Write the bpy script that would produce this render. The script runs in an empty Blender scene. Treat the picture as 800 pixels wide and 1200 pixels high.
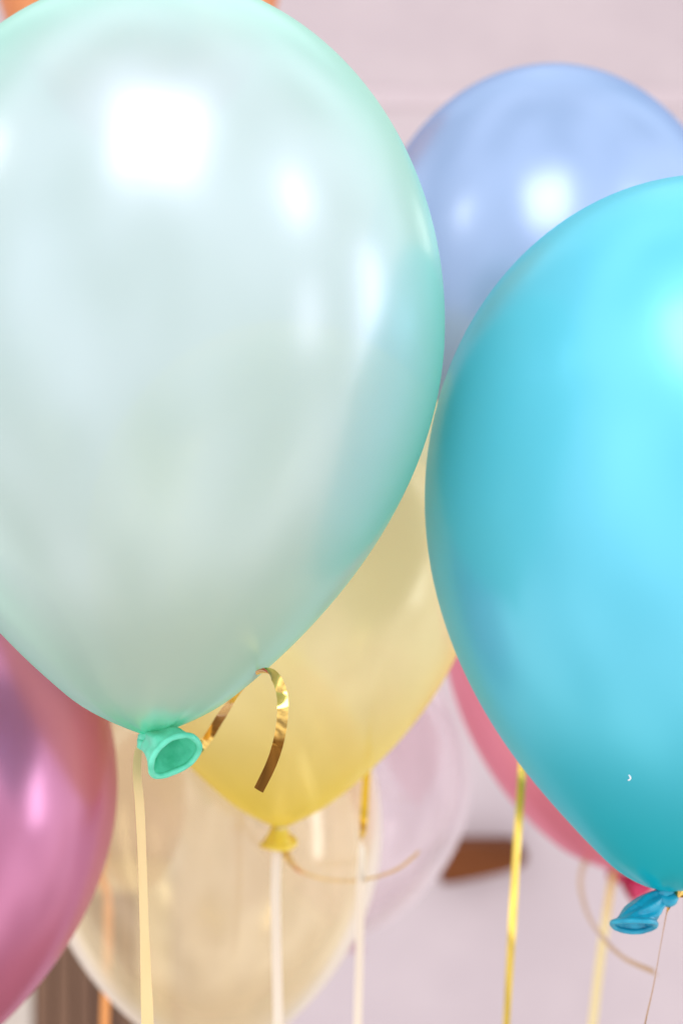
import bpy, bmesh, math, random
from mathutils import Vector, Matrix, noise

random.seed(4)
S = bpy.context.scene
COL = S.collection
K = .0006                                    # width of one photo pixel at one metre


def P(px, py, d):
    return Vector(((px - 400) * K * d, d, (600 - py) * K * d))


def srgb(r, g, b):
    f = lambda c: c / 12.92 if c <= .04045 else ((c + .055) / 1.055) ** 2.4
    return (f(r / 255), f(g / 255), f(b / 255), 1)


# ------------------------------------------------------------------ objects
def link_mesh(name, bm, mat, parent=None, smooth=True):
    me = bpy.data.meshes.new(name)
    bm.normal_update()
    bm.to_mesh(me)
    bm.free()
    if smooth:
        for p in me.polygons:
            p.use_smooth = True
    me.materials.append(mat)
    o = bpy.data.objects.new(name, me)
    COL.objects.link(o)
    if parent:
        o.parent = parent
    return o


def thing(name, loc, label, cat, group=None):
    o = bpy.data.objects.new(name, None)
    o.empty_display_size = .02
    COL.objects.link(o)
    o.location = loc
    o['label'] = label
    o['category'] = cat
    if group:
        o['group'] = group
    return o


def grid_faces(bm, rings, closed=True):
    n = len(rings[0])
    for a, b in zip(rings, rings[1:]):
        for i in range(n if closed else n - 1):
            j = (i + 1) % n
            bm.faces.new((a[i], a[j], b[j], b[i]))


# ------------------------------------------------------------------ materials
class NT:
    def __init__(self, name):
        self.m = bpy.data.materials.new(name)
        self.m.use_nodes = True
        self.t = self.m.node_tree
        self.t.nodes.clear()
        self.out = self.t.nodes.new('ShaderNodeOutputMaterial')

    def n(self, kind, **kw):
        nd = self.t.nodes.new(kind)
        for k, v in kw.items():
            if k in nd.inputs:
                self.put(nd.inputs[k], v)
            else:
                setattr(nd, k, v)
        return nd

    def put(self, sock, v):
        if isinstance(v, bpy.types.NodeSocket):
            self.t.links.new(v, sock)
        else:
            sock.default_value = v

    def mixc(self, f, a, b):
        nd = self.t.nodes.new('ShaderNodeMix')
        nd.data_type = 'RGBA'
        self.put(nd.inputs[0], f)
        self.put(nd.inputs[6], a)
        self.put(nd.inputs[7], b)
        return nd.outputs[2]

    def mixs(self, f, a, b):
        nd = self.t.nodes.new('ShaderNodeMixShader')
        self.put(nd.inputs[0], f)
        self.t.links.new(a, nd.inputs[1])
        self.t.links.new(b, nd.inputs[2])
        return nd.outputs[0]

    def maprange(self, v, a, b, c, d, smooth=True):
        nd = self.t.nodes.new('ShaderNodeMapRange')
        if smooth:
            nd.interpolation_type = 'SMOOTHSTEP'
        for i, x in enumerate((v, a, b, c, d)):
            self.put(nd.inputs[i], x)
        return nd.outputs[0]

    def done(self, sh):
        self.t.links.new(sh, self.out.inputs[0])
        return self.m


def pearl(name, thin, deep, sheen, clear=.1, clear_edge=.02, tint=None, metal=.55,
          rough=.3, gloss=.55, trans=.5, neck=.05, coat=.3, rim=.4, band=(.4, 1.0), seeband=(.2, .98)):
    """Stretched pearl latex: a dyed film that scatters, lets light through, and
    carries a soft pearl sheen; dye reads deeper edge-on and at the unstretched neck."""
    g = NT(name)
    lw = g.n('ShaderNodeLayerWeight', Blend=.5).outputs['Facing']
    tc = g.n('ShaderNodeTexCoord').outputs['Object']
    ln = g.n('ShaderNodeVectorMath', operation='LENGTH')
    g.t.links.new(tc, ln.inputs[0])
    nf = g.maprange(ln.outputs['Value'], neck * .12, neck, 1, 0)
    nz = g.n('ShaderNodeTexNoise', Scale=9.0, Detail=3.0, Roughness=.5)
    g.t.links.new(tc, nz.inputs['Vector'])
    edge = g.maprange(lw, band[0], band[1], 0, rim)
    body = g.mixc(edge, thin, deep)
    body = g.mixc(nf, body, deep)
    uneven = g.maprange(nz.outputs[0], .3, .7, 0, .14)
    body = g.mixc(uneven, body, thin)
    shn = g.mixc(edge, sheen, body)
    shn = g.mixc(nf, shn, body)
    fine = g.n('ShaderNodeTexNoise', Scale=420.0, Detail=1.0)
    g.t.links.new(tc, fine.inputs['Vector'])
    bmp = g.n('ShaderNodeBump', Strength=.03, Distance=.0004)
    g.t.links.new(fine.outputs[0], bmp.inputs['Height'])
    dif = g.n('ShaderNodeBsdfDiffuse', Color=body)
    tra = g.n('ShaderNodeBsdfTranslucent', Color=body)
    gl = g.n('ShaderNodeBsdfPrincipled', Roughness=rough, Metallic=metal)
    g.put(gl.inputs['Base Color'], shn)
    gl.inputs['Coat Weight'].default_value = coat
    gl.inputs['Coat Roughness'].default_value = .2
    g.t.links.new(bmp.outputs[0], gl.inputs['Normal'])
    sc = g.mixs(trans, dif.outputs[0], tra.outputs[0])
    shell = g.mixs(gloss, sc, gl.outputs[0])
    tp = g.n('ShaderNodeBsdfTransparent', Color=tint or thin)
    see = g.maprange(lw, seeband[0], seeband[1], clear, clear_edge)
    return g.done(g.mixs(see, shell, tp.outputs[0]))


def rubber(name, col, dark):
    g = NT(name)
    tc = g.n('ShaderNodeTexCoord').outputs['Object']
    nz = g.n('ShaderNodeTexNoise', Scale=160.0, Detail=4.0)
    g.t.links.new(tc, nz.inputs['Vector'])
    c = g.mixc(g.maprange(nz.outputs[0], .35, .7, 0, .55), col, dark)
    b = g.n('ShaderNodeBump', Strength=.25, Distance=.0006)
    g.t.links.new(nz.outputs[0], b.inputs['Height'])
    p = g.n('ShaderNodeBsdfPrincipled', Roughness=.38)
    g.put(p.inputs['Base Color'], c)
    p.inputs['Sheen Weight'].default_value = .1
    p.inputs['Coat Weight'].default_value = .25
    p.inputs['Coat Roughness'].default_value = .25
    g.t.links.new(b.outputs[0], p.inputs['Normal'])
    t = g.n('ShaderNodeBsdfTranslucent', Color=c)
    return g.done(g.mixs(.25, p.outputs[0], t.outputs[0]))


def foil(name, gold, cream, gold_rough=.1):
    """Curling ribbon: metallised gold on its front, matte cream on its back."""
    g = NT(name)
    bk = g.n('ShaderNodeNewGeometry').outputs['Backfacing']
    tc = g.n('ShaderNodeTexCoord').outputs['Object']
    nz = g.n('ShaderNodeTexNoise', Scale=240.0, Detail=2.0)
    g.t.links.new(tc, nz.inputs['Vector'])
    b = g.n('ShaderNodeBump', Strength=.05, Distance=.0004)
    g.t.links.new(nz.outputs[0], b.inputs['Height'])
    m = g.n('ShaderNodeBsdfPrincipled', Metallic=1.0, Roughness=gold_rough)
    g.put(m.inputs['Base Color'], gold)
    g.t.links.new(b.outputs[0], m.inputs['Normal'])
    p = g.n('ShaderNodeBsdfPrincipled', Roughness=.4)
    g.put(p.inputs['Base Color'], cream)
    t = g.n('ShaderNodeBsdfTranslucent', Color=cream)
    back = g.mixs(.3, p.outputs[0], t.outputs[0])
    return g.done(g.mixs(bk, back, m.outputs[0]))


def plaster(name, a, b, scale=3.0):
    g = NT(name)
    tc = g.n('ShaderNodeTexCoord').outputs['Object']
    n1 = g.n('ShaderNodeTexNoise', Scale=scale, Detail=5.0, Roughness=.6)
    n2 = g.n('ShaderNodeTexNoise', Scale=70.0, Detail=3.0)
    g.t.links.new(tc, n1.inputs['Vector'])
    g.t.links.new(tc, n2.inputs['Vector'])
    c = g.mixc(g.maprange(n1.outputs[0], .3, .7, 0, 1), a, b)
    bp = g.n('ShaderNodeBump', Strength=.25, Distance=.004)
    g.t.links.new(n2.outputs[0], bp.inputs['Height'])
    p = g.n('ShaderNodeBsdfPrincipled', Roughness=.85)
    g.put(p.inputs['Base Color'], c)
    g.t.links.new(bp.outputs[0], p.inputs['Normal'])
    return g.done(p.outputs[0])


def wood(name, a, b, stretch=(14, 14, .7)):
    g = NT(name)
    tc = g.n('ShaderNodeTexCoord').outputs['Object']
    mp = g.n('ShaderNodeMapping')
    g.t.links.new(tc, mp.inputs['Vector'])
    mp.inputs['Scale'].default_value = stretch
    n1 = g.n('ShaderNodeTexNoise', Scale=1.6, Detail=6.0, Roughness=.6, Distortion=.6)
    g.t.links.new(mp.outputs[0], n1.inputs['Vector'])
    c = g.mixc(g.maprange(n1.outputs[0], .3, .7, 0, 1), a, b)
    p = g.n('ShaderNodeBsdfPrincipled', Roughness=.6)
    p.inputs['Specular IOR Level'].default_value = .15
    g.put(p.inputs['Base Color'], c)
    return g.done(p.outputs[0])


# ------------------------------------------------------------------ balloons
def body_mesh(A, bu, bd, q, cut, tilt, loc, base, nseg=112, nring=84, pucker=.1, bend=0):
    """Surface of revolution: round crown, belly tapering to a puckered neck."""
    bm = bmesh.new()
    c, s = math.cos(tilt), math.sin(tilt)
    tc = min(cut / bd, .999)
    t0 = tc - .11
    rings = []
    for i in range(nring + 1):
        th = -math.pi / 2 + math.pi * i / nring * .5 * 2
        t = math.sin(th)
        if t < 0:
            r, z = math.cos(th), -t * bu
        else:
            t = t * tc
            r = max(1 - t * t, 0) ** q
            if t > t0:
                u = (t - t0) / (tc - t0)
                r *= math.sqrt(max(0, 1 - u ** 3))
            z = -t * bd
        r = math.sqrt(r * r + (.032 ** 2 if t > 0 else 0))
        dn = cut + z                                  # distance above the knot
        w = max(0, 1 - dn / .2) ** 2 if z < 0 else 0
        ring = []
        for k in range(nseg):
            f = 2 * math.pi * k / nseg
            rr = r * (1 + pucker * w * (math.sin(11 * f + 1) * .6 + math.sin(17 * f) * .4))
            x, y, zz = A * rr * math.cos(f), A * rr * math.sin(f), A * z
            x += bend * A * (max(0, -z / cut) ** 14)
            v = Vector((x * c - zz * s, y, x * s + zz * c)) + loc - base
            ring.append(bm.verts.new(v))
        rings.append(ring)
    grid_faces(bm, rings)
    bm.faces.new(rings[0])
    return bm


def cup_mesh(path, radii, end_axis, base, nseg=40, sub=5, crease=.12, seed=0, wall=.0006):
    """Loose end of the neck: a creased tube that flares to an open mouth."""
    pts, rad = [], []
    n = len(path)
    for i in range(n - 1):
        p0, p1, p2, p3 = path[max(i - 1, 0)], path[i], path[i + 1], path[min(i + 2, n - 1)]
        for j in range(sub):
            u = j / sub
            pts.append(.5 * ((2 * p1) + (p2 - p0) * u + (2 * p0 - 5 * p1 + 4 * p2 - p3) * u * u + (3 * p1 - p0 - 3 * p2 + p3) * u ** 3))
            rad.append(radii[i] * (1 - u) + radii[i + 1] * u)
    pts.append(path[-1]); rad.append(radii[-1])
    N = len(pts)
    ax = Vector(end_axis).normalized()
    bm = bmesh.new()
    outer, inner = [], []
    ref = Vector((.31, .9, .3)).normalized()
    for i in range(N):
        tg = (pts[min(i + 1, N - 1)] - pts[max(i - 1, 0)]).normalized()
        u = i / (N - 1)
        d = tg.lerp(ax, u ** 1.3).normalized()
        e1 = (ref - d * ref.dot(d)).normalized()
        e2 = d.cross(e1)
        ro, ri = [], []
        amp = crease * (1 - u ** 3)
        for k in range(nseg):
            f = 2 * math.pi * k / nseg
            w = noise.noise(Vector((math.cos(f) * 2.2 + seed, math.sin(f) * 2.2, u * 2.5))) + .5 * math.sin(7 * f + 4 * u + seed)
            r = rad[i] * (1 + amp * w)
            dv = e1 * math.cos(f) + e2 * math.sin(f)
            ro.append(bm.verts.new(pts[i] + dv * r - base))
            ri.append(bm.verts.new(pts[i] + dv * max(r - wall, r * .4) - base))
        outer.append(ro); inner.append(ri)
    grid_faces(bm, outer)
    grid_faces(bm, [list(reversed(r)) for r in inner])
    bm.faces.new(list(reversed(inner[0][:])))
    bm.faces.new(outer[0])
    for k in range(nseg):
        j = (k + 1) % nseg
        bm.faces.new((outer[-1][k], outer[-1][j], inner[-1][j], inner[-1][k]))
    bmesh.ops.recalc_face_normals(bm, faces=bm.faces)
    return bm


def rim_mesh(centre, axis, R, r, base, seed=0, n=64, m=14, wob=.05):
    bm = bmesh.new()
    d = Vector(axis).normalized()
    ref = Vector((.31, .9, .3)).normalized()
    e1 = (ref - d * ref.dot(d)).normalized()
    e2 = d.cross(e1)
    rings = []
    for i in range(n):
        f = 2 * math.pi * i / n
        w = 1 + wob * noise.noise(Vector((math.cos(f) * 1.3 + seed, math.sin(f) * 1.3, 3)))
        rad = e1 * math.cos(f) + e2 * math.sin(f)
        cc = centre + rad * (R * w) + d * (R * wob * math.sin(2 * f + seed))
        rr = r * (1 + .12 * noise.noise(Vector((math.cos(f) * 4, math.sin(f) * 4, seed))))
        rings.append([bm.verts.new(cc + rad * rr * math.cos(g) + d * rr * math.sin(g) - base)
                      for g in [2 * math.pi * k / m for k in range(m)]])
    rings.append(rings[0])
    grid_faces(bm, rings)
    bmesh.ops.recalc_face_normals(bm, faces=bm.faces)
    return bm


def knot_mesh(centre, axis, R, r, base, seed=0):
    """A tight overhand knot: two and a half turns of twisted latex round the neck."""
    bm = bmesh.new()
    d = Vector(axis).normalized()
    ref = Vector((.8, .5, .1)).normalized()
    e1 = (ref - d * ref.dot(d)).normalized()
    e2 = d.cross(e1)
    n, m = 90, 12
    rings = []
    pts = []
    for i in range(n):
        u = i / (n - 1)
        f = u * 2.4 * 2 * math.pi
        pts.append(centre + (e1 * math.cos(f) + e2 * math.sin(f)) * R * (.75 + .35 * math.sin(math.pi * u))
                   + d * R * (1.5 * (u - .5) + .25 * math.sin(3 * f / 2 + seed)))
    for i in range(n):
        t = (pts[min(i + 1, n - 1)] - pts[max(i - 1, 0)]).normalized()
        a = (d - t * d.dot(t)).normalized()
        b = t.cross(a)
        rr = r * (.35 + .65 * math.sin(math.pi * min(1, max(0, i / (n - 1)))) ** .4)
        rings.append([bm.verts.new(pts[i] + (a * math.cos(g) * 1.25 + b * math.sin(g)) * rr * (1 + .12 * math.sin(4 * g + i * .3)) - base)
                      for g in [2 * math.pi * k / m for k in range(m)]])
    grid_faces(bm, rings)
    bm.faces.new(rings[0]); bm.faces.new(rings[-1])
    bmesh.ops.recalc_face_normals(bm, faces=bm.faces)
    return bm


BG = 'pearl balloons floating on ribbons'


def balloon(px, py, a, D, bu, bd, tilt, q, cut, mat, rub, label, mouth=None, seed=0, bend=0):
    A = a * K * D
    loc = P(px, py, D)
    c, s = math.cos(tilt), math.sin(tilt)
    base = loc + Vector((cut * A * s + bend * A, 0, -cut * A * c))
    root = thing('balloon', base, label, 'balloon', BG)
    link_mesh('body', body_mesh(A, bu, bd, q, cut, tilt, loc, base, bend=bend), mat, root)
    u = K * D
    nd = Vector((s, 0, -c))
    kr = A * .03
    link_mesh('knot', knot_mesh(base + nd * kr * .9, nd, kr, kr * .55, base, seed), rub, root)
    if mouth is None:
        mouth = dict(path=[(0, 3, 0), (2, 14, 0), (3, 26, -4)], rad=[.03, .05, .085], axis=(.1, -.25, -1), k=a)
        pts = [base + Vector((x * A / 240, y2 * A / 240, -y * A / 240)) for x, y, y2 in mouth['path']]
        rad = [r * A for r in mouth['rad']]
    else:
        pts = [P(x, y, D + dd) for x, y, dd in mouth['path']]
        rad = [r * u for r in mouth['rad']]
    mo = link_mesh('mouth', cup_mesh(pts, rad, mouth['axis'], base, seed=seed, crease=mouth.get('crease', .12)), rub, root)
    rr = rad[-1] * mouth.get('roll', .11)
    link_mesh('rim', rim_mesh(pts[-1], mouth['axis'], rad[-1] - rr * .3, rr, base, seed, wob=mouth.get('wob', .05)), rub, mo)
    return root


W = (1, 1, 1, 1)
CB = dict(band=(.5, .74), seeband=(.4, .76))
m_mint = pearl('mint pearl latex', srgb(198, 244, 220), srgb(84, 236, 200), srgb(212, 216, 246), clear=.32, clear_edge=.03, tint=srgb(246, 246, 214), rim=.5, rough=.28, gloss=.54, trans=.62, band=(.26, .95))
m_turq = pearl('turquoise pearl latex', srgb(50, 218, 234), srgb(6, 200, 212), srgb(150, 222, 250), clear=.06, clear_edge=.02, gloss=.44, rough=.3, coat=.3, neck=.2)
m_blue = pearl('pale blue pearl latex', srgb(132, 184, 224), srgb(104, 154, 220), srgb(182, 196, 230), clear=.08, rough=.3, rim=.6)
m_yell = pearl('yellow pearl latex', srgb(253, 246, 196), srgb(252, 228, 84), srgb(254, 250, 228), clear=.58, clear_edge=.16, tint=srgb(253, 248, 214), neck=.2, gloss=.34, rim=.45, trans=.6, rough=.24)
m_purp = pearl('rose purple pearl latex', srgb(210, 98, 128), srgb(190, 84, 126), srgb(216, 154, 198), clear=.05, rough=.25, metal=.7, gloss=.55)
m_cham = pearl('champagne clear latex', srgb(253, 240, 200), srgb(254, 250, 240), srgb(250, 242, 228), clear=.68, clear_edge=.06, tint=srgb(251, 242, 214), rough=.15, neck=.03, rim=1.0, gloss=.5, trans=.6, **CB)
m_clea = pearl('clear pearl latex', srgb(246, 238, 242), srgb(250, 246, 248), srgb(248, 243, 246), clear=.7, clear_edge=.34, tint=srgb(248, 240, 243), rough=.16, neck=.03, rim=1.0, **CB)
m_pink = pearl('pink pearl latex', srgb(246, 142, 170), srgb(238, 122, 156), srgb(242, 160, 186), clear=.06, neck=.09)
m_oran = pearl('orange pearl latex', srgb(240, 150, 60), srgb(225, 125, 30), srgb(245, 170, 120), clear=.05)

r_mint = rubber('mint rubber', srgb(122, 240, 208), srgb(64, 208, 166))
r_turq = rubber('turquoise rubber', srgb(24, 186, 218), srgb(4, 142, 182))
r_blue = rubber('pale blue rubber', srgb(120, 165, 230), srgb(90, 130, 215))
r_yell = rubber('yellow rubber', srgb(252, 226, 84), srgb(244, 206, 48))
r_purp = rubber('rose rubber', srgb(190, 60, 120), srgb(160, 40, 90))
r_cham = rubber('champagne rubber', srgb(222, 190, 140), srgb(205, 170, 120))
r_clea = rubber('clear rubber', srgb(228, 200, 208), srgb(215, 180, 190))
r_pink = rubber('magenta rubber', srgb(215, 40, 100), srgb(185, 15, 60))
r_oran = rubber('orange rubber', srgb(225, 120, 40), srgb(200, 95, 20))

mint = balloon(187.3, 382.8, 333, .69, 1.181, 1.485, -.0225, .871, 1.432, m_mint, r_mint,
               'big mint green pearl balloon, nearest, with its open rolled mouth facing out', seed=1,
               mouth=dict(path=[(181, 859, 0), (187, 867, -.004), (195, 876, -.009), (204, 886, -.014)], rad=[10, 21, 28, 32],
                          axis=(.52, -.62, -.58), crease=.16, roll=.115, wob=.06))
turq = balloon(817.5, 583.5, 319.6, .74, 1.165, 1.497, -.004, .775, 1.433, m_turq, r_turq,
               'glossy turquoise balloon at the right, its loose twisted neck end hanging to the left', seed=2, bend=-.115,
               mouth=dict(path=[(778, 1047, 0), (768, 1055, -.002), (757, 1065, -.004), (748, 1074, -.005), (742, 1084, -.006)],
                          rad=[6, 12, 17, 20, 26], axis=(-.05, -.50, -.86), crease=.22, roll=.13))
blue = balloon(640, 345, 217, 1.12, 1.21, 1.45, 0, .8, 1.44, m_blue, r_blue,
               'pale periwinkle blue balloon behind, between the mint and the turquoise ones', seed=3)
yell = balloon(335.1, 640.3, 228.3, .98, 1.15, 1.475, -.023, .882, 1.44, m_yell, r_yell,
               'see-through pale yellow balloon with a bright yellow knot, hanging below the mint one', seed=4,
               mouth=dict(path=[(326, 970, 0), (326, 977, 0), (326, 983, -.001), (326, 988, -.001)], rad=[9, 12, 16, 19],
                          axis=(.08, .12, -1), crease=.16, roll=.2, wob=.12))
purp = balloon(-108.7, 922.2, 243.7, .93, 1.25, 1.4, .0577, .8, 1.39, m_purp, r_purp,
               'dark rose purple balloon with streaky sheen, cut off by the left edge', seed=5)
cham = balloon(249.9, 972, 197.2, 1.19, 1.25, 1.4025, .0194, .8, 1.395, m_cham, r_cham,
               'transparent champagne balloon with a pale rim, low behind the yellow one', seed=6)
clea = balloon(418, 914, 133.4, 1.6, 1.25, 1.4, -.0133, .8, 1.39, m_clea, r_clea,
               'small clear pinkish white balloon just left of the dark wooden shelf', seed=7)
pink = balloon(737, 702, 221.3, 1.38, 1.25, 1.4528, -.0522, .665, 1.44, m_pink, r_pink,
               'pink balloon with a magenta neck, mostly hidden by the turquoise one', seed=8,
               mouth=dict(path=[(733, 1014, 0), (753, 1018, .002), (757, 1032, .003), (735, 1041, .004)], rad=[6, 9, 13, 17],
                          axis=(-.93, -.12, -.33), crease=.08, roll=.1))
oran = balloon(163, -40, 166, 1.45, 1.2, 1.4, 0, .8, 1.39, m_oran, r_oran,
               'orange balloon peeking out above the mint one at the top edge', seed=9)

# tiny pale fleck stuck to the turquoise skin
fl = [(0, 5), (1.6, 2.5), (2.4, 0), (1.6, -2.5), (-.6, -5), (-1.6, -4), (.2, -1.8), (.7, .2), (.2, 2), (-1.4, 4.2)]


# ------------------------------------------------------------------ ribbons
def strip(name, pts, base, mat, parent, width=.0052, sub=10, arch=.025):
    """pts: (px, py, depth, turn) - turn in degrees about the strip's own length, 0 faces the lens."""
    n = len(pts)
    ctr = [P(x, y, d) for x, y, d, _ in pts]
    tw = [math.radians(p[3]) for p in pts]
    C, T = [], []
    for i in range(n - 1):
        p0, p1, p2, p3 = ctr[max(i - 1, 0)], ctr[i], ctr[i + 1], ctr[min(i + 2, n - 1)]
        for j in range(sub):
            u = j / sub
            C.append(.5 * ((2 * p1) + (p2 - p0) * u + (2 * p0 - 5 * p1 + 4 * p2 - p3) * u * u + (3 * p1 - p0 - 3 * p2 + p3) * u ** 3))
            w = u * u * (3 - 2 * u)
            T.append(tw[i] * (1 - w) + tw[i + 1] * w)
    C.append(ctr[-1]); T.append(tw[-1])
    bm = bmesh.new()
    rows = []
    for i in range(len(C)):
        t = (C[min(i + 1, len(C) - 1)] - C[max(i - 1, 0)]).normalized()
        v = C[i].normalized()
        side = t.cross(v).normalized()
        nrm = side.cross(t).normalized()
        q = Matrix.Rotation(T[i], 3, t)
        side, nrm = q @ side, q @ nrm
        row = []
        for k in (-1, -.5, 0, .5, 1):
            row.append(bm.verts.new(C[i] + side * (k * width / 2) - nrm * (arch * width * (1 - k * k)) - base))
        rows.append(row)
    grid_faces(bm, rows, closed=False)
    return link_mesh(name, bm, mat, parent)


GR = 'ribbons tied to the balloons'
f_gold = foil('gold foil ribbon', srgb(222, 184, 104), srgb(242, 210, 152))
f_pale = foil('pale gold ribbon', srgb(232, 200, 100), srgb(250, 236, 216), .24)
f_straw = foil('straw ribbon', srgb(226, 190, 110), srgb(240, 222, 162), .2)
f_copper = foil('copper ribbon', srgb(206, 140, 84), srgb(230, 180, 130))


def ribbon(bal, label, mat, strand, curl=None, width=.0052, tie=.0042, curl_width=None):
    b = bal.location.copy()
    root = thing('ribbon', b, label, 'ribbon', GR)
    strip('strand', strand, b, mat, root, width)
    if curl:
        strip('curl', curl, b, mat, root, curl_width or width)
    link_mesh('tie', rim_mesh(b + Vector((0, 0, -.001)), (.15, -.1, -1), tie, .0011, b, wob=.1), mat, root)
    return root


ribbon(mint, 'cream and gold ribbon on the mint balloon, its short gold end curled over', f_gold,
       [(180, 862, .697, 100), (168, 870, .697, 118), (162, 884, .694, 132), (161, 910, .69, 134), (164, 945, .69, 138), (167, 1010, .69, 134),
        (169, 1080, .69, 136), (171, 1140, .69, 150), (173, 1200, .685, 178), (175, 1300, .685, 170), (176, 1460, .69, 200)],
       [(184, 864, .695, 30), (203, 880, .73, 20), (225, 883, .765, 10), (242, 867, .775, 0), (257, 843, .755, 20), (275, 816, .71, 55),
        (294, 795, .68, 72), (309, 787, .662, 60), (322, 793, .652, 25), (330, 812, .648, 5), (331, 838, .643, -5), (327, 866, .648, 0),
        (318, 895, .664, 2), (303, 926, .688, 4)], .0058, curl_width=.005)
ribbon(turq, 'thin ribbon seen edge-on hanging from the turquoise knot', f_gold,
       [(778, 1047, .745, 0), (786, 1050, .741, 20), (783, 1060, .739, 60), (780, 1072, .739, 82), (773, 1110, .739, 84), (765, 1155, .739, 82),
        (755, 1200, .739, 80), (742, 1270, .739, 70), (728, 1420, .739, 60)],
       [(778, 1047, .744, 0), (788, 1046, .738, 10), (797, 1047, .735, 30), (812, 1050, .74, 70), (826, 1040, .75, 60), (836, 1055, .755, 40)])
ribbon(blue, 'shiny yellow gold ribbon crossing the pink balloon and the dark shelf', f_pale,
       [(640, 664, 1.12, 30), (632, 720, 1.10, 10), (622, 800, 1.04, 0), (613, 880, .99, 0), (609, 940, .97, 14), (604, 1010, .96, 22), (600, 1080, .95, 12),
        (597, 1130, .95, 25), (593, 1200, .95, 35), (588, 1290, .95, 20), (582, 1460, .95, 0)],
       [(640, 664, 1.12, 30), (610, 668, 1.17, 20), (560, 680, 1.19, 10), (500, 715, 1.17, 80), (455, 775, 1.12, 86), (435, 840, 1.07, 80), (430, 900, 1.04, 10),
        (427, 945, 1.02, 5), (425, 975, 1.01, 40), (424, 1000, 1.0, 150), (422, 1050, 1.0, 178), (421, 1120, 1.0, 185), (419, 1200, 1.0, 180), (417, 1320, 1.0, 160)], .0058)
ribbon(yell, 'cream ribbon hanging straight from the yellow knot with a thin gold curl', f_pale,
       [(326, 972, .982, 120), (325, 990, .98, 140), (324, 1005, .978, 172), (323, 1050, .976, 180), (324, 1110, .975, 184), (326, 1200, .975, 178), (328, 1300, .975, 180), (330, 1460, .975, 190)],
       [(327, 974, .982, 60), (340, 1008, 1.02, -40), (362, 1025, 1.05, -76), (395, 1032, 1.03, -76), (430, 1030, 1.0, -74), (462, 1020, .99, -74), (482, 1006, .985, -74), (491, 997, .985, -78)], .0065)
ribbon(pink, 'pale yellow ribbon hanging from the pink balloon with a brownish curl', f_straw,
       [(726, 1020, 1.38, 150), (720, 1024, 1.37, 170), (716, 1034, 1.35, 180), (709, 1080, 1.31, 180), (702, 1130, 1.31, 184), (694, 1200, 1.31, 180), (684, 1290, 1.31, 180), (670, 1460, 1.31, 180)],
       [(726, 1020, 1.38, 30), (712, 1004, 1.42, 30), (690, 1004, 1.41, 40), (680, 1030, 1.31, 52), (686, 1065, 1.2, 60), (703, 1095, 1.09, 64), (730, 1122, 1.03, 66), (768, 1140, .98, 62)], .0076)
ribbon(oran, 'copper orange ribbon hanging low behind the transparent champagne balloon', f_copper,
       [(163, 165, 1.45, 86), (150, 350, 1.4, 88), (135, 650, 1.36, 88), (124, 960, 1.34, 20), (119, 1020, 1.34, 10), (126, 1050, 1.34, 20), (127, 1100, 1.34, 0), (123, 1200, 1.34, 10), (120, 1400, 1.34, 0)], None, .0085)

# ------------------------------------------------------------------ the wall behind and what hangs on it
WY = 3.4
m_wall = plaster('pink plaster', srgb(199, 184, 186), srgb(191, 176, 179))
m_rail = plaster('pink painted wood', srgb(203, 187, 190), srgb(198, 182, 185), 5)


def box(bm, lo, hi, bev=0):
    r = bmesh.ops.create_cube(bm, size=1)
    lo, hi = Vector(lo), Vector(hi)
    for v in r['verts']:
        v.co = Vector(((v.co.x + .5) * (hi.x - lo.x) + lo.x, (v.co.y + .5) * (hi.y - lo.y) + lo.y, (v.co.z + .5) * (hi.z - lo.z) + lo.z))
    if bev:
        es = list({e for v in r['verts'] for e in v.link_edges})
        bmesh.ops.bevel(bm, geom=es, offset=bev, segments=3, affect='EDGES', profile=.6)


bm = bmesh.new()
box(bm, (-4, WY, -2.4), (4, WY + .1, 2.4))
wall = link_mesh('wall', bm, m_wall, None, False)
wall['kind'] = 'structure'
wall['label'] = 'pale pink plaster wall behind the balloons'
bm = bmesh.new()
zr = (600 - 104) * K * WY
box(bm, (-4, WY - .003, zr - .045), (4, WY - .001, zr), .002)
link_mesh('moulding', bm, m_rail, wall, False)

# dark shelf: a thin board with one rounded end, standing out of the wall
m_dark = wood('dark walnut', srgb(116, 64, 30), srgb(88, 46, 20), (1.2, 14, 14))
sh = P(575, 1000, WY - .04)
root = thing('wooden_shelf', Vector((sh.x, WY, sh.z)), 'dark brown wooden shelf with a rounded end on the pink wall', 'shelf')
bm = bmesh.new()
out = [(522, 986), (600, 986), (608, 989), (614, 995), (614, 1003), (607, 1010), (590, 1016), (560, 1023), (530, 1029), (515, 1030)]
rows = []
for yy in (WY - .10, WY):
    rows.append([bm.verts.new(P(x, y, WY - .05) * 1.0 + Vector((0, yy - (WY - .05), 0)) - root.location) for x, y in out])
grid_faces(bm, rows)
bm.faces.new(rows[0]); bm.faces.new(list(reversed(rows[1])))
bmesh.ops.recalc_face_normals(bm, faces=bm.faces)
link_mesh('board', bm, m_dark, root, False)

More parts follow.
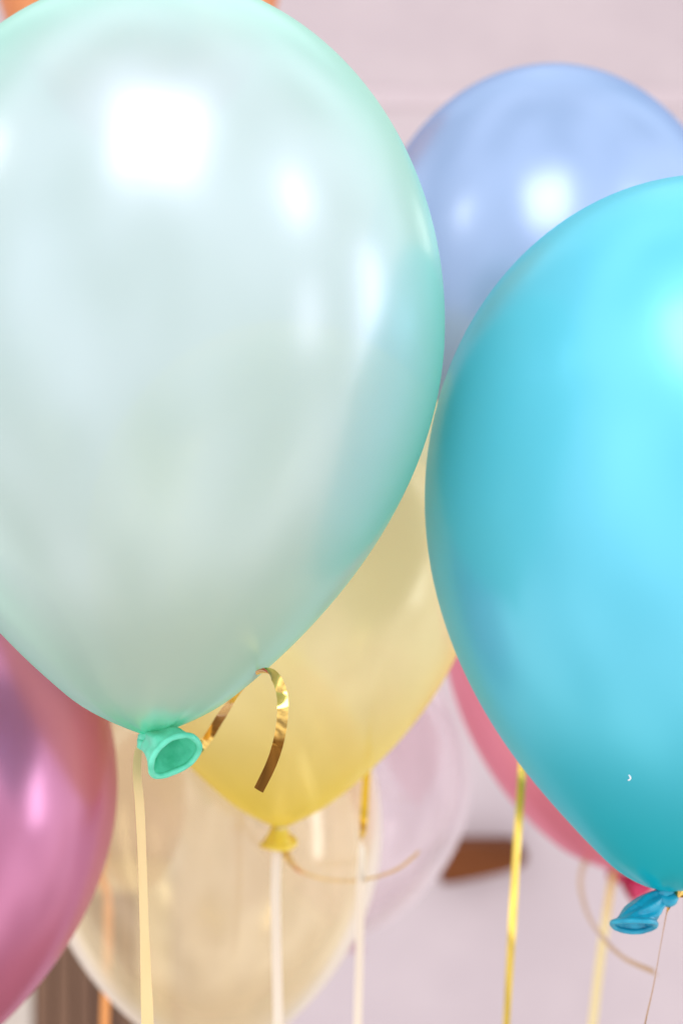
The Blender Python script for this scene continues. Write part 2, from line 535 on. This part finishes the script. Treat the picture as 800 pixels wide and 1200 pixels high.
# brown cupboard with a pale frame, low at the left
m_door = wood('brown wood', srgb(128, 98, 78), srgb(96, 70, 56))
m_frame = plaster('greige paint', srgb(205, 192, 178), srgb(192, 180, 168), 6)
dx0, dx1 = P(44, 0, WY).x, P(165, 0, WY).x
dtop, dbot = P(0, 1040, WY).z, -1.75
root = thing('wooden_cupboard', Vector(((dx0 + dx1) / 2, WY, dbot)), 'brown wooden cupboard in a pale frame, blurred at the lower left', 'cupboard')
b = root.location
bm = bmesh.new()
nb = 5
for i in range(nb):
    a0 = dx0 + (dx1 - dx0) * i / nb
    a1 = dx0 + (dx1 - dx0) * (i + 1) / nb - .006
    box(bm, Vector((a0, WY - .04, dbot)) - b, Vector((a1, WY - .008, dtop)) - b, .003)
link_mesh('door', bm, m_door, root, False)
bm = bmesh.new()
box(bm, Vector((dx0 - .075, WY - .05, dbot)) - b, Vector((dx0 - .003, WY - .001, dtop + .075)) - b, .004)
box(bm, Vector((dx1 + .003, WY - .05, dbot)) - b, Vector((dx1 + .075, WY - .001, dtop + .075)) - b, .004)
box(bm, Vector((dx0 - .002, WY - .05, dtop + .003)) - b, Vector((dx1 + .002, WY - .001, dtop + .075)) - b, .004)
link_mesh('frame', bm, m_frame, root, False)

# ------------------------------------------------------------------ fleck on the turquoise balloon
bpy.context.view_layer.update()
tb = [c for c in turq.children if c.name.startswith('body')][0]
d0 = P(737, 911, 1).normalized()
hit, hp, hn, _ = tb.ray_cast(Vector((0, 0, 0)) - turq.location, d0)
if hn.dot(d0) > 0:
    hn = -hn
bm = bmesh.new()
e1 = (Vector((1, 0, 0)) - hn * hn.x).normalized()
e2 = hn.cross(e1)
u = K * .66
rows = []
for h in (.0001, .0005):
    rows.append([bm.verts.new(hp + hn * h + e1 * (x * u * 1.05) + e2 * (y * u * -1.0)) for x, y in fl])
grid_faces(bm, rows)
bm.faces.new(rows[1]); bm.faces.new(rows[0])
bmesh.ops.recalc_face_normals(bm, faces=bm.faces)
g = NT('white fleck')
p = g.n('ShaderNodeBsdfPrincipled', Roughness=.4)
p.inputs['Base Color'].default_value = (.85, .9, .92, 1)
link_mesh('fleck', bm, g.done(p.outputs[0]), turq, False)

# ------------------------------------------------------------------ light
wd = bpy.data.worlds.new('World')
S.world = wd
wd.use_nodes = True
t = wd.node_tree
t.nodes.clear()
wo = t.nodes.new('ShaderNodeOutputWorld')
bg = t.nodes.new('ShaderNodeBackground')
tcw = t.nodes.new('ShaderNodeTexCoord')
sep = t.nodes.new('ShaderNodeSeparateXYZ')
mx = t.nodes.new('ShaderNodeMath')            # brighter overhead and from the windowed side behind the camera
mx.operation = 'MULTIPLY_ADD'
mx.inputs[1].default_value = -.55
mr = t.nodes.new('ShaderNodeMapRange')
mr.inputs[1].default_value = -1.1
mr.inputs[2].default_value = 1.1
rp = t.nodes.new('ShaderNodeValToRGB')
t.links.new(tcw.outputs['Generated'], sep.inputs[0])
t.links.new(sep.outputs['Y'], mx.inputs[0])
t.links.new(sep.outputs['Z'], mx.inputs[2])
t.links.new(mx.outputs[0], mr.inputs[0])
t.links.new(mr.outputs[0], rp.inputs[0])
rp.color_ramp.elements[0].position = .05
rp.color_ramp.elements[0].color = (.26, .16, .09, 1)
rp.color_ramp.elements[1].position = .9
rp.color_ramp.elements[1].color = (.95, .95, 1.0, 1)
e = rp.color_ramp.elements.new(.5)
e.color = (.84, .82, .86, 1)
e = rp.color_ramp.elements.new(.15)
e.color = (.95, .88, .81, 1)
# soft darker and lighter patches: noise added for uneven reflections, in place of furniture
mpw = t.nodes.new('ShaderNodeMapping')
mpw.inputs['Scale'].default_value = (1.0, 1.0, .45)
mpw.inputs['Location'].default_value = (.7, 1.9, .3)
nzw = t.nodes.new('ShaderNodeTexNoise')
nzw.inputs['Scale'].default_value = 3.2
nzw.inputs['Detail'].default_value = 3.5
t.links.new(tcw.outputs['Generated'], mpw.inputs[0])
t.links.new(mpw.outputs[0], nzw.inputs['Vector'])
rw = t.nodes.new('ShaderNodeMapRange')
rw.inputs[1].default_value = .34
rw.inputs[2].default_value = .62
rw.inputs[3].default_value = .42
rw.inputs[4].default_value = 1.35
t.links.new(nzw.outputs[0], rw.inputs[0])
vm = t.nodes.new('ShaderNodeVectorMath')
vm.operation = 'SCALE'
t.links.new(rp.outputs[0], vm.inputs[0])
t.links.new(rw.outputs[0], vm.inputs['Scale'])
t.links.new(vm.outputs[0], bg.inputs[0])
bg.inputs[1].default_value = 1.42
t.links.new(bg.outputs[0], wo.inputs[0])


def area(name, loc, target, sx, sy, power, col=(1, 1, 1), shape='RECTANGLE'):
    l = bpy.data.lights.new(name, 'AREA')
    l.shape = shape
    l.size, l.size_y = sx, sy
    l.energy = power
    l.color = col
    o = bpy.data.objects.new(name, l)
    COL.objects.link(o)
    o.location = loc
    o.rotation_euler = (Vector(target) - Vector(loc)).to_track_quat('-Z', 'Y').to_euler()
    return o


area('ceiling_bounce', (.0, -.12, 1.02), (0, .66, .1), .58, .56, 6.4, (1, .985, .97))
area('right_window', (1.5, -.12, 1.16), (-.05, .75, .1), .28, .42, 2.8, (.96, .98, 1))
area('low_right_window', (1.5, -.15, .12), (-.1, .75, -.1), .2, .5, 1.1, (1, .96, .97))
area('second_right_window', (1.5, .74, .0), (-.1, .8, 0), .24, 1.2, 5, (.96, .98, 1))
area('left_window', (-1.5, .2, 1.25), (0, .9, .1), .26, .34, 2.2, (1, .95, .84))
area('rear_right_window', (1.5, 2.7, .7), (0, .9, .1), .2, .7, 1.3, (1, .99, .97))
area('back_window', (-1.05, -.85, .0), (.1, .7, 0), .9, 1.6, 2.8, (.95, .98, 1))

# ------------------------------------------------------------------ camera
cam = bpy.data.cameras.new('camera')
cam.sensor_fit = 'VERTICAL'
cam.sensor_height = 36
cam.sensor_width = 24
cam.lens = 50
cam.clip_start = .02
cam.clip_end = 60
cam.dof.use_dof = True
cam.dof.focus_distance = .68
cam.dof.aperture_fstop = 4.6
co = bpy.data.objects.new('camera', cam)
COL.objects.link(co)
co.rotation_euler = (math.pi / 2, 0, 0)
S.camera = co

S.view_settings.view_transform = 'Standard'
S.view_settings.look = 'None'
S.view_settings.exposure = 0
S.view_settings.gamma = 1
S.render.engine = 'CYCLES'
S.cycles.use_denoising = True
S.cycles.max_bounces = 12
S.cycles.transparent_max_bounces = 24
S.cycles.caustics_reflective = False
S.cycles.caustics_refractive = False
